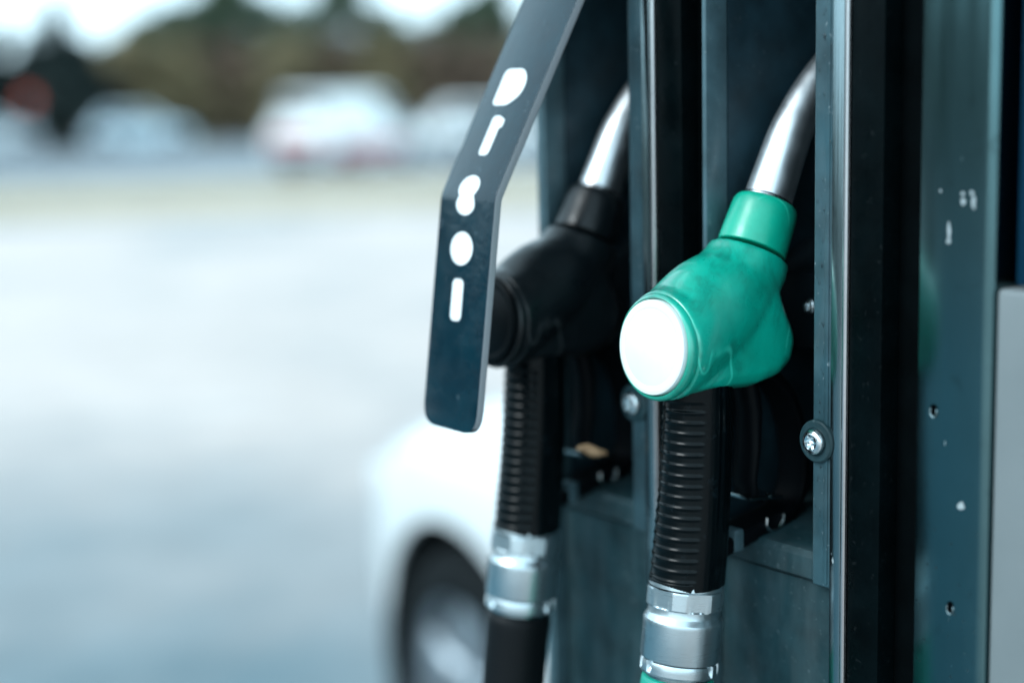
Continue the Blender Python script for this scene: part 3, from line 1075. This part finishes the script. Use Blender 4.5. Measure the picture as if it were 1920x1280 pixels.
def paint(name, col):
    m = Mat(name, col, 0.28, coat=0.8)
    m.set('Base Color', m.ramp(m.noise(3, 4), [(0.3, tuple(c * 0.95 for c in col)), (0.7, tuple(min(1, c * 1.03) for c in col))]))
    m.p.inputs['Coat Roughness'].default_value = 0.08
    return m
PW = paint('white_paint', (0.74, 0.75, 0.75))
PSB = paint('silver_blue_paint', (0.45, 0.56, 0.62))
PSI = paint('silver_paint', (0.55, 0.60, 0.63))
PDK = paint('dark_paint', (0.06, 0.08, 0.10))

WHEEL = {}
def wheel_parts(parent, loc, side, R=0.315):
    """tyre > rim; meshes shared between wheels"""
    if 'tyre' not in WHEEL:
        bm = bmesh.new()
        add_lathe(bm, (0, -0.095, 0), (0, 1, 0), [(0.0, 0.205), (0.0, 0.262), (0.012, 0.292), (0.035, 0.312), (0.06, 0.315), (0.13, 0.315), (0.155, 0.312), (0.178, 0.292), (0.19, 0.262), (0.19, 0.205), (0.15, 0.200), (0.04, 0.200)], 64, caps=False)
        t = mesh_obj('tyre', bm, M['tyre'])
        bm = bmesh.new()
        add_lathe(bm, (0, -0.085, 0), (0, 1, 0), [(0.0, 0.199), (0.0, 0.212), (0.012, 0.214), (0.020, 0.206), (0.026, 0.196), (0.15, 0.19)], 64, caps=False)
        add_lathe(bm, (0, -0.070, 0), (0, 1, 0), [(0.0, 0.030), (-0.008, 0.045), (0.0, 0.06), (0.03, 0.06), (0.03, 0.001)], 32)
        add_lathe(bm, (0, -0.010, 0), (0, 1, 0), [(0.0, 0.001), (0.0, 0.15), (0.02, 0.15), (0.02, 0.001)], 32)
        for s_ in range(5):
            a = 2 * math.pi * s_ / 5 + 0.3
            sb = bmesh.new()
            rg = []
            for rr, w, y in ((0.035, 0.034, -0.066), (0.09, 0.036, -0.076), (0.15, 0.042, -0.078), (0.206, 0.056, -0.068)):
                cx, cz = math.cos(a), math.sin(a)
                tx, tz = -cz, cx
                rg.append([Vector((cx * rr + tx * w * q, y + dy, cz * rr + tz * w * q)) for q, dy in ((-1, 0.006), (-0.6, -0.004), (0.6, -0.004), (1, 0.006), (1, 0.034), (-1, 0.034))])
            add_loft(bm, rg)
            sb.free()
        r = mesh_obj('rim', bm, M['alloy'], angle=30)
        WHEEL['tyre'], WHEEL['rim'] = t.data, r.data
        bpy.data.objects.remove(t); bpy.data.objects.remove(r)
    s = R / 0.315
    w = bpy.data.objects.new('wheel', WHEEL['tyre'])
    COL.objects.link(w)
    w.parent = parent
    w.location = loc
    w.scale = (s, 1, s)
    if side > 0:
        w.rotation_euler = (0, 0, math.pi)
    r = bpy.data.objects.new('rim', WHEEL['rim'])
    COL.objects.link(r)
    r.parent = w
    return w


def superring(x, hw, zl, zh, n=40, e=0.42):
    out = []
    zc, hz = (zl + zh) / 2, (zh - zl) / 2
    for i in range(n):
        t = 2 * math.pi * i / n
        c, s = math.cos(t), math.sin(t)
        out.append(Vector((x, hw * math.copysign(abs(c) ** e, c), zc + hz * math.copysign(abs(s) ** e, s))))
    return out


def car(name, label, cat, loc, heading, pm, kind='hatch', group=None, red_band=False, R=0.315):
    root = empty(name, loc=loc, rot=(0, 0, heading))
    tag(root, label, cat, group)
    if kind == 'hatch':
        st = [(-2.05, .70, .42, .78), (-2.0, .78, .32, .88), (-1.9, .82, .26, .93), (-1.6, .855, .21, .96), (-1.28, .865, .2, .965), (-0.6, .87, .19, .955), (0.4, .87, .19, .95), (1.0, .868, .2, .955), (1.27, .865, .2, .935), (1.50, .85, .2, .89), (1.68, .82, .22, .84), (1.80, .77, .26, .77), (1.88, .67, .33, .68)]
        ax = (1.27, -1.28)
        cab = dict(b=(-1.92, 1.12, .80, .90), t=(-1.45, 0.30, .585, 1.46))
    else:
        st = [(-2.35, .80, .45, .95), (-2.32, .88, .34, 1.05), (-2.2, .93, .27, 1.08), (-1.4, .95, .22, 1.1), (0.6, .95, .22, 1.1), (1.5, .94, .22, 1.08), (1.9, .91, .23, 1.0), (2.2, .86, .26, .90), (2.35, .74, .34, .80)]
        ax = (1.5, -1.45)
        cab = dict(b=(-2.28, 1.72, .91, 1.02), t=(-2.02, 0.80, .72, 1.80))
    bm = bmesh.new()
    add_loft(bm, [superring(*s) for s in st])
    me = bpy.data.meshes.new('tmpb')
    bmesh.ops.recalc_face_normals(bm, faces=bm.faces[:])
    bm.to_mesh(me); bm.free()
    ob = bpy.data.objects.new('tmpb', me)
    COL.objects.link(ob)
    bmc = bmesh.new()
    hw = 0.87 if kind == 'hatch' else 0.95
    ra = R + 0.055
    for a_ in ax:
        for s_ in (-1, 1):
            add_lathe(bmc, (a_, s_ * (hw - 0.26), R + 0.005), (0, s_, 0), [(0, ra), (0.5, ra)], 64)
    bmesh.ops.recalc_face_normals(bmc, faces=bmc.faces[:])
    mec = bpy.data.meshes.new('tmpc')
    bmc.to_mesh(mec); bmc.free()
    oc = bpy.data.objects.new('tmpc', mec)
    COL.objects.link(oc)
    md = ob.modifiers.new('b', 'BOOLEAN')
    md.operation = 'DIFFERENCE'
    md.object = oc
    md.solver = 'EXACT'
    dg = bpy.context.evaluated_depsgraph_get()
    nm = bpy.data.meshes.new_from_object(ob.evaluated_get(dg))
    bpy.data.objects.remove(ob); bpy.data.objects.remove(oc)
    bpy.data.meshes.remove(me); bpy.data.meshes.remove(mec)
    nm.name = 'body'
    nm.materials.clear()
    nm.materials.append(pm.m)
    shade(nm, 32)
    body = bpy.data.objects.new('body', nm)
    COL.objects.link(body)
    body.parent = root
    # wheel wells, dark lining and lips
    for a_ in ax:
        for s_ in (-1, 1):
            bm = bmesh.new()
            add_lathe(bm, (a_, s_ * (hw - 0.255), R + 0.005), (0, s_, 0), [(0.0, 0.01), (0.0, ra - 0.003), (0.215, ra - 0.003), (0.215, ra - 0.012), (0.01, ra - 0.012)], 56, caps=False)
            mesh_obj('wheel_well', bm, M['blackplastic'], body)
            wheel_parts(root, (a_, s_ * (hw - 0.115), R), s_, R)
    # cabin
    b, t = cab['b'], cab['t']
    C0 = {}
    for e_, (x0, x1, y, z) in (('b', b), ('t', t)):
        for xi, x in enumerate((x0, x1)):
            for yi, yy in enumerate((-y, y)):
                C0[(e_, xi, yi)] = Vector((x, yy, z))
    bm = bmesh.new()
    rings = []
    for q in range(9):
        f = q / 8
        fx = f
        x0 = b[0] + (t[0] - b[0]) * fx; x1 = b[1] + (t[1] - b[1]) * fx
        y = b[2] + (t[2] - b[2]) * f; z = b[3] + (t[3] - b[3]) * f
        rr = []
        for i in range(48):
            an = 2 * math.pi * i / 48
            c, s = math.cos(an), math.sin(an)
            rr.append(Vector(((x0 + x1) / 2 + (x1 - x0) / 2 * math.copysign(abs(c) ** .25, c), y * math.copysign(abs(s) ** .25, s), z)))
        rings.append(rr)
    zt = t[3]
    for k_, dz in ((0.93, 0.022), (0.80, 0.036), (0.5, 0.045)):
        cx = (t[0] + t[1]) / 2
        rings.append([Vector((cx + (v.x - cx) * k_, v.y * k_, zt + dz)) for v in rings[8]])
    add_loft(bm, rings)
    mesh_obj('cabin', bm, pm, root, angle=40)
    # windows: panes set on the four cabin faces
    def pane(name_, q, a0, a1, f0, f1, off=0.006):
        p = lambda a, f: (q[0] * (1 - a) + q[1] * a) * (1 - f) + (q[3] * (1 - a) + q[2] * a) * f
        bmw = bmesh.new()
        nrm = (q[1] - q[0]).cross(q[3] - q[0]).normalized()
        cen = (q[0] + q[1] + q[2] + q[3]) / 4
        if nrm.dot(cen - Vector((-0.4, 0, 1.0))) < 0: nrm = -nrm
        cs = [p(a0, f0), p(a1, f0), p(a1, f1), p(a0, f1)]
        v0 = [bmw.verts.new(c - nrm * 0.02) for c in cs]
        v1 = [bmw.verts.new(c + nrm * off) for c in cs]
        bmw.faces.new(v0[::-1]); bmw.faces.new(v1)
        for i in range(4):
            j = (i + 1) % 4
            bmw.faces.new((v0[i], v0[j], v1[j], v1[i]))
        return mesh_obj(name_, bmw, M['glass'], root, angle=30)
    for yi in (0, 1):
        q = [C0[('b', 0, yi)], C0[('b', 1, yi)], C0[('t', 1, yi)], C0[('t', 0, yi)]]
        if kind == 'hatch':
            pane('window', q, 0.10, 0.46, 0.16, 0.90)
            pane('window', q, 0.49, 0.90, 0.16, 0.90)
        else:
            pane('window', q, 0.70, 0.93, 0.14, 0.86)
    q = [C0[('b', 1, 0)], C0[('b', 1, 1)], C0[('t', 1, 1)], C0[('t', 1, 0)]]
    pane('windscreen', q, 0.07, 0.93, 0.10, 0.94)
    q = [C0[('b', 0, 0)], C0[('b', 0, 1)], C0[('t', 0, 1)], C0[('t', 0, 0)]]
    pane('rear_window', q, 0.10, 0.90, 0.25 if kind == 'hatch' else 0.42, 0.90)
    xb, xf = st[0][0], st[-1][0]
    for s_ in (-1, 1):
        box('tail_lamp', (xb - 0.012, s_ * 0.62 - 0.10, 0.66), (xb + 0.10, s_ * 0.62 + 0.10, 0.80), M['lampred'], root, 0.01)
        box('headlight', (xf - 0.20, s_ * 0.62 - 0.13, 0.58), (xf - 0.03, s_ * 0.62 + 0.13, 0.70), M['lampclear'], root, 0.02)
        box('mirror', (0.62 if kind == 'hatch' else 1.25, s_ * (hw + 0.02) - 0.08, 0.98), (0.72 if kind == 'hatch' else 1.35, s_ * (hw + 0.02) + 0.08, 1.10), pm, root, 0.03)
    box('bumper', (xb - 0.03, -0.62, 0.34), (xb + 0.06, 0.62, 0.48), M['blackplastic'], root, 0.02)
    box('number_plate', (xb - 0.036, -0.25, 0.50), (xb + 0.02, 0.25, 0.61), M['plate'], root, 0.004)
    box('grille', (xf - 0.06, -0.42, 0.40), (xf + 0.012, 0.42, 0.54), M['blackplastic'], root, 0.015)
    if red_band:
        for s_ in (-1, 1):
            box('red_band', (-2.0, s_ * hw - 0.012, 0.40), (1.0, s_ * hw + 0.006, 0.66), M['redpaint'], root, 0.004)
        box('red_band', (xb - 0.034, -0.60, 0.62), (xb + 0.0, 0.60, 0.86), M['redpaint'], root, 0.004)
    return root


# near white car on the far side of the island: its front wheel shows beside the black hose
car_dir = Vector((-0.53, 0.848, 0)).normalized()
car_side = Vector((-car_dir.y, car_dir.x, 0))          # left side of a car heading that way
WR = 0.315
wheel_c = Vector((-0.15, 3.12, 0))
base = wheel_c - car_dir * 1.27 - car_side * (0.87)
car('white_car', 'white car with silver alloy wheel standing behind the black hose', 'car', base, math.atan2(car_dir.y, car_dir.x), PW, R=0.312)

def ground_at(x, y):
    """world ground point for a direction given as degrees right of the lens axis and a distance"""
    return Vector((x, y, 0))

car('white_van', 'white van with red band parked beyond the dry verge', 'van', (-4.0, 39.5, 0), math.radians(62), PW, 'van', group='vehicles in the car park', red_band=True)
car('parked_car', 'white hatchback parked right of the van, partly behind the metal flag', 'car', (-0.35, 44.2, 0), math.radians(12), PW, 'hatch', group='vehicles in the car park')
car('parked_car', 'pale silver car parked at far left under the dark firs', 'car', (-20.2, 61.0, 0), math.radians(15), PSI, 'hatch', group='vehicles in the car park')
car('parked_car', 'pale blue car parked second from the left, before the olive shrub', 'car', (-14.2, 61.0, 0), math.radians(8), PSB, 'hatch', group='vehicles in the car park')

# red round sign by the firs
sg = empty('road_sign', loc=(-16.75, 55.0, 0))
tag(sg, 'red round sign on a thin post before the dark firs at far left', 'sign')
bm = bmesh.new()
add_lathe(bm, (0, 0, 0), (0, 0, 1), [(0, 0.035), (2.22, 0.035)], 16)
mesh_obj('post', bm, M['alloy'], sg)
M['signred'] = Mat('sign_red', (0.72, 0.09, 0.04), 0.5)
bm = bmesh.new()
add_lathe(bm, (0, -0.04, 2.02), (0, -1, 0), [(0, 0.21), (0.012, 0.21), (0.014, 0.20)], 40)
mesh_obj('disc', bm, M['signred'], sg)

# ------------------------------------------------------------------ trees
M['bark'] = Mat('bark', (0.06, 0.045, 0.035), 0.9)
_m = M['bark']
_m.bump(_m.noise(12, 5), 0.5, 0.03)

def foliage_mat(name, a, b):
    m = Mat(name, a, 0.6)
    m.set('Base Color', m.ramp(m.noise(0.9, 4), [(0.3, a), (0.7, b)]))
    return m
FOL = {
    'fir': foliage_mat('fir_needles', (0.003, 0.012, 0.011), (0.007, 0.022, 0.019)),
    'green': foliage_mat('green_leaves', (0.036, 0.064, 0.038), (0.072, 0.105, 0.056)),
    'olive': foliage_mat('olive_leaves', (0.165, 0.130, 0.062), (0.25, 0.195, 0.105)),
    'brown': foliage_mat('brown_leaves', (0.125, 0.083, 0.057), (0.20, 0.130, 0.088)),
}

def leaves(centres, radii, count, size, flat=0.8):
    """leaf quads spread through clumps"""
    k = len(centres)
    idx = rng.integers(0, k, count)
    d = rng.normal(size=(count, 3))
    d /= np.linalg.norm(d, axis=1)[:, None]
    rr = rng.uniform(0.25, 1.0, count) ** 0.5
    p = centres[idx] + d * (rr * radii[idx])[:, None] * np.array([1, 1, flat])
    a = rng.normal(size=(count, 3)); a /= np.linalg.norm(a, axis=1)[:, None]
    b = np.cross(a, rng.normal(size=(count, 3))); b /= np.linalg.norm(b, axis=1)[:, None]
    s = size * rng.uniform(0.6, 1.3, count)[:, None]
    v = np.stack([p - a * s, p + b * s * 0.55, p + a * s, p - b * s * 0.55], axis=1)
    return v.reshape(-1, 3), np.arange(count * 4).reshape(-1, 4)


def tree(name, label, x, y, h, r, fol, kind='broad', group='trees beyond the car park'):
    root = empty(name, loc=(x, y, 0), rot=(0, 0, random.uniform(0, 6)))
    tag(root, label, 'tree' if kind != 'shrub' else 'shrub', group)
    bm = bmesh.new()
    if kind == 'fir':
        add_tube(bm, [(0, 0, -0.1), (0.03, 0.02, h * .5), (0, 0, h * .97)], [h * .022, h * .014, 0.01], 10)
        cs, rs = [], []
        for i in range(90):
            f = random.random() ** 0.8
            z = h * (0.10 + 0.88 * f)
            rad = r * (1.02 - f) ** 0.9
            a = random.uniform(0, 6.283)
            q = rad * random.uniform(0.35, 0.95)
            cs.append((q * math.cos(a), q * math.sin(a), z - 0.12 * q)); rs.append(0.16 + 0.30 * rad)
            if i % 4 == 0:
                add_tube(bm, [(0, 0, z), (q * math.cos(a), q * math.sin(a), z - 0.12 * q)], [0.03, 0.008], 6)
        v, f_ = leaves(np.array(cs), np.array(rs), 14000, 0.19, 0.5)
    else:
        trunk_h = h * (0.42 if kind == 'broad' else 0.2)
        add_tube(bm, [(0, 0, -0.1), (0.06, 0.03, trunk_h * .5), (0.02, -0.04, trunk_h), (0.1, 0.05, h * 0.8)], [h * .03, h * .024, h * .018, h * .004], 10)
        cs, rs = [], []
        for i in range(34):
            a = random.uniform(0, 6.283)
            f = random.random()
            q = r * math.sqrt(random.random()) * (0.95 if f < 0.6 else 0.72)
            zlow = h * (0.28 if kind == 'broad' else 0.10)
            z = zlow + (h * 0.93 - zlow) * f
            q *= math.sqrt(max(0.12, 1 - (abs(f - 0.42) / 0.62) ** 2))
            c = (q * math.cos(a), q * math.sin(a), z)
            cs.append(c); rs.append(r * random.uniform(0.20, 0.36))
            if i % 3 == 0:
                s0 = (0.02, -0.02, trunk_h * random.uniform(0.6, 1.2))
                add_tube(bm, [s0, tuple((s0[j] + c[j]) / 2 + 0.1 for j in range(3)), c], [h * .010, h * .006, h * .002], 6)
        v, f_ = leaves(np.array(cs), np.array(rs), 7000, 0.18)
    mesh_obj('trunk', bm, M['bark'], root)
    me = bpy.data.meshes.new('crown')
    me.from_pydata(v.tolist(), [], f_.tolist())
    me.materials.append(FOL[fol].m)
    o = bpy.data.objects.new('crown', me)
    COL.objects.link(o)
    o.parent = root
    return root

F_ = 2900.0
def px(x1920, y_m):
    """lateral offset at depth y_m for a bearing measured in the photograph"""
    return (x1920 - 960.0) / F_ * y_m * 1.012 - 0.0

spec = [
    # (kind, px, depth, height, radius, foliage, label)
    ('fir', -30, 62, 6.0, 1.9, 'fir', 'dark fir at the very left edge behind the pale silver car'),
    ('fir', 40, 66, 5.4, 2.0, 'fir', 'short dark fir second from the left edge'),
    ('fir', 95, 68, 5.2, 2.1, 'fir', 'low dark fir third from the left edge, behind the red sign'),
    ('fir', 148, 62, 6.3, 1.7, 'fir', 'pointed dark fir standing tallest beside the sky gap on the left'),
    ('fir', 8, 70, 5.6, 1.9, 'fir', 'dark fir close behind the leftmost fir'),
    ('fir', 172, 70, 5.0, 1.8, 'fir', 'dark fir just right of the pointed tallest fir'),
    ('fir', 195, 66, 4.6, 1.7, 'fir', 'small dark fir rightmost of the dark group'),
    ('broad', 300, 80, 6.4, 2.6, 'green', 'green tree at the left end of the broadleaf row'),
    ('broad', 400, 84, 8.2, 2.9, 'green', 'tall green tree left of the highest crown'),
    ('broad', 480, 82, 9.2, 2.8, 'green', 'highest green tree of the row, above the van'),
    ('broad', 560, 86, 7.0, 2.4, 'green', 'green tree in the dip between the two highest crowns'),
    ('broad', 680, 84, 8.8, 2.7, 'green', 'second highest green tree, above the right half of the van'),
    ('broad', 790, 86, 5.6, 2.4, 'green', 'lower green tree at the sky dip left of the metal flag'),
    ('broad', 880, 84, 7.2, 2.5, 'green', 'green tree beside the metal flag'),
    ('broad', 955, 84, 8.4, 2.6, 'green', 'green tree partly hidden by the metal flag'),
    ('broad', 345, 88, 7.4, 2.7, 'green', 'green tree third in the row, right of the leftmost broadleaf tree'),
    ('broad', 435, 90, 9.0, 2.8, 'green', 'green tree squeezed just left of the highest crown'),
    ('broad', 620, 90, 8.0, 2.7, 'green', 'green tree just left of the second highest crown'),
    ('broad', 735, 90, 7.4, 2.7, 'green', 'green tree just right of the second highest crown'),
    ('broad', 835, 90, 6.6, 2.6, 'green', 'low green tree right of the sky dip'),
    ('broad', 920, 90, 8.0, 2.7, 'green', 'green tree second from the metal flag'),
    ('shrub', 270, 70, 5.05, 2.2, 'olive', 'olive shrub leftmost in front of the green trees'),
    ('shrub', 375, 72, 5.05, 2.1, 'olive', 'olive shrub second from left, left of the van'),
    ('shrub', 465, 73, 4.85, 2.1, 'brown', 'brown shrub just left of the van'),
    ('shrub', 560, 72, 4.75, 2.1, 'olive', 'olive shrub above the left part of the van'),
    ('shrub', 650, 73, 4.65, 2.0, 'brown', 'brown shrub above the middle of the van'),
    ('shrub', 740, 72, 4.85, 2.0, 'olive', 'olive shrub above the right part of the van'),
    ('shrub', 830, 72, 4.75, 2.0, 'brown', 'brown shrub above the parked white hatchback'),
    ('shrub', 915, 72, 4.6, 2.0, 'brown', 'brown shrub beside the metal flag'),
    ('shrub', 990, 73, 4.4, 2.0, 'olive', 'olive shrub between the metal flag and the pump'),
]
for kd, x_, d_, h_, r_, fo, lb in spec:
    nm = {'fir': 'fir_tree', 'broad': 'broadleaf_tree', 'shrub': 'shrub'}[kd]
    tree(nm, lb, px(x_, d_), d_, h_, r_, fo, kd, {'fir': 'dark firs', 'broad': 'green trees beyond the car park', 'shrub': 'shrubs beyond the car park'}[kd])

# hedge mass that closes the view under the crowns
def hedge():
    n = 26000
    xs = rng.uniform(-34, 28, n)
    ys = 78 + rng.uniform(-1.5, 1.5, n)
    zs = rng.uniform(0, 4.0, n) * (0.75 + 0.25 * np.sin(xs * 1.3))
    p = np.c_[xs, ys, zs]
    a = rng.normal(size=(n, 3)); a /= np.linalg.norm(a, axis=1)[:, None]
    b = np.cross(a, rng.normal(size=(n, 3))); b /= np.linalg.norm(b, axis=1)[:, None]
    s = 0.24
    v = np.stack([p - a * s, p + b * s * .6, p + a * s, p - b * s * .6], axis=1).reshape(-1, 3)
    me = bpy.data.meshes.new('undergrowth')
    me.from_pydata(v.tolist(), [], np.arange(n * 4).reshape(-1, 4).tolist())
    me.materials.append(FOL['brown'].m)
    o = bpy.data.objects.new('undergrowth', me)
    COL.objects.link(o)
    tag(o, 'tangled brownish undergrowth below the row of trees', 'undergrowth', kind='stuff')
hedge()

# unseen tree belt left of the forecourt, added to darken reflections in the pump
def added_woodland():
    n = 16000
    a_ = rng.uniform(math.radians(118), math.radians(215), n)
    rad = rng.uniform(44, 50, n)
    zs = rng.uniform(0, 1, n) * (7.0 + 2.0 * np.sin(a_ * 23) + 1.2 * np.sin(a_ * 61))
    p = np.c_[rad * np.cos(a_), rad * np.sin(a_), zs]
    d1 = rng.normal(size=(n, 3)); d1 /= np.linalg.norm(d1, axis=1)[:, None]
    d2 = np.cross(d1, rng.normal(size=(n, 3))); d2 /= np.linalg.norm(d2, axis=1)[:, None]
    sz = 0.55
    v = np.stack([p - d1 * sz, p + d2 * sz * .6, p + d1 * sz, p - d2 * sz * .6], axis=1).reshape(-1, 3)
    me = bpy.data.meshes.new('added_woodland')
    me.from_pydata(v.tolist(), [], np.arange(n * 4).reshape(-1, 4).tolist())
    me.materials.append(FOL['green'].m)
    o = bpy.data.objects.new('added_woodland', me)
    COL.objects.link(o)
    tag(o, 'unseen dense wood added left of the forecourt to darken reflections', 'added_woodland', kind='stuff')
added_woodland()
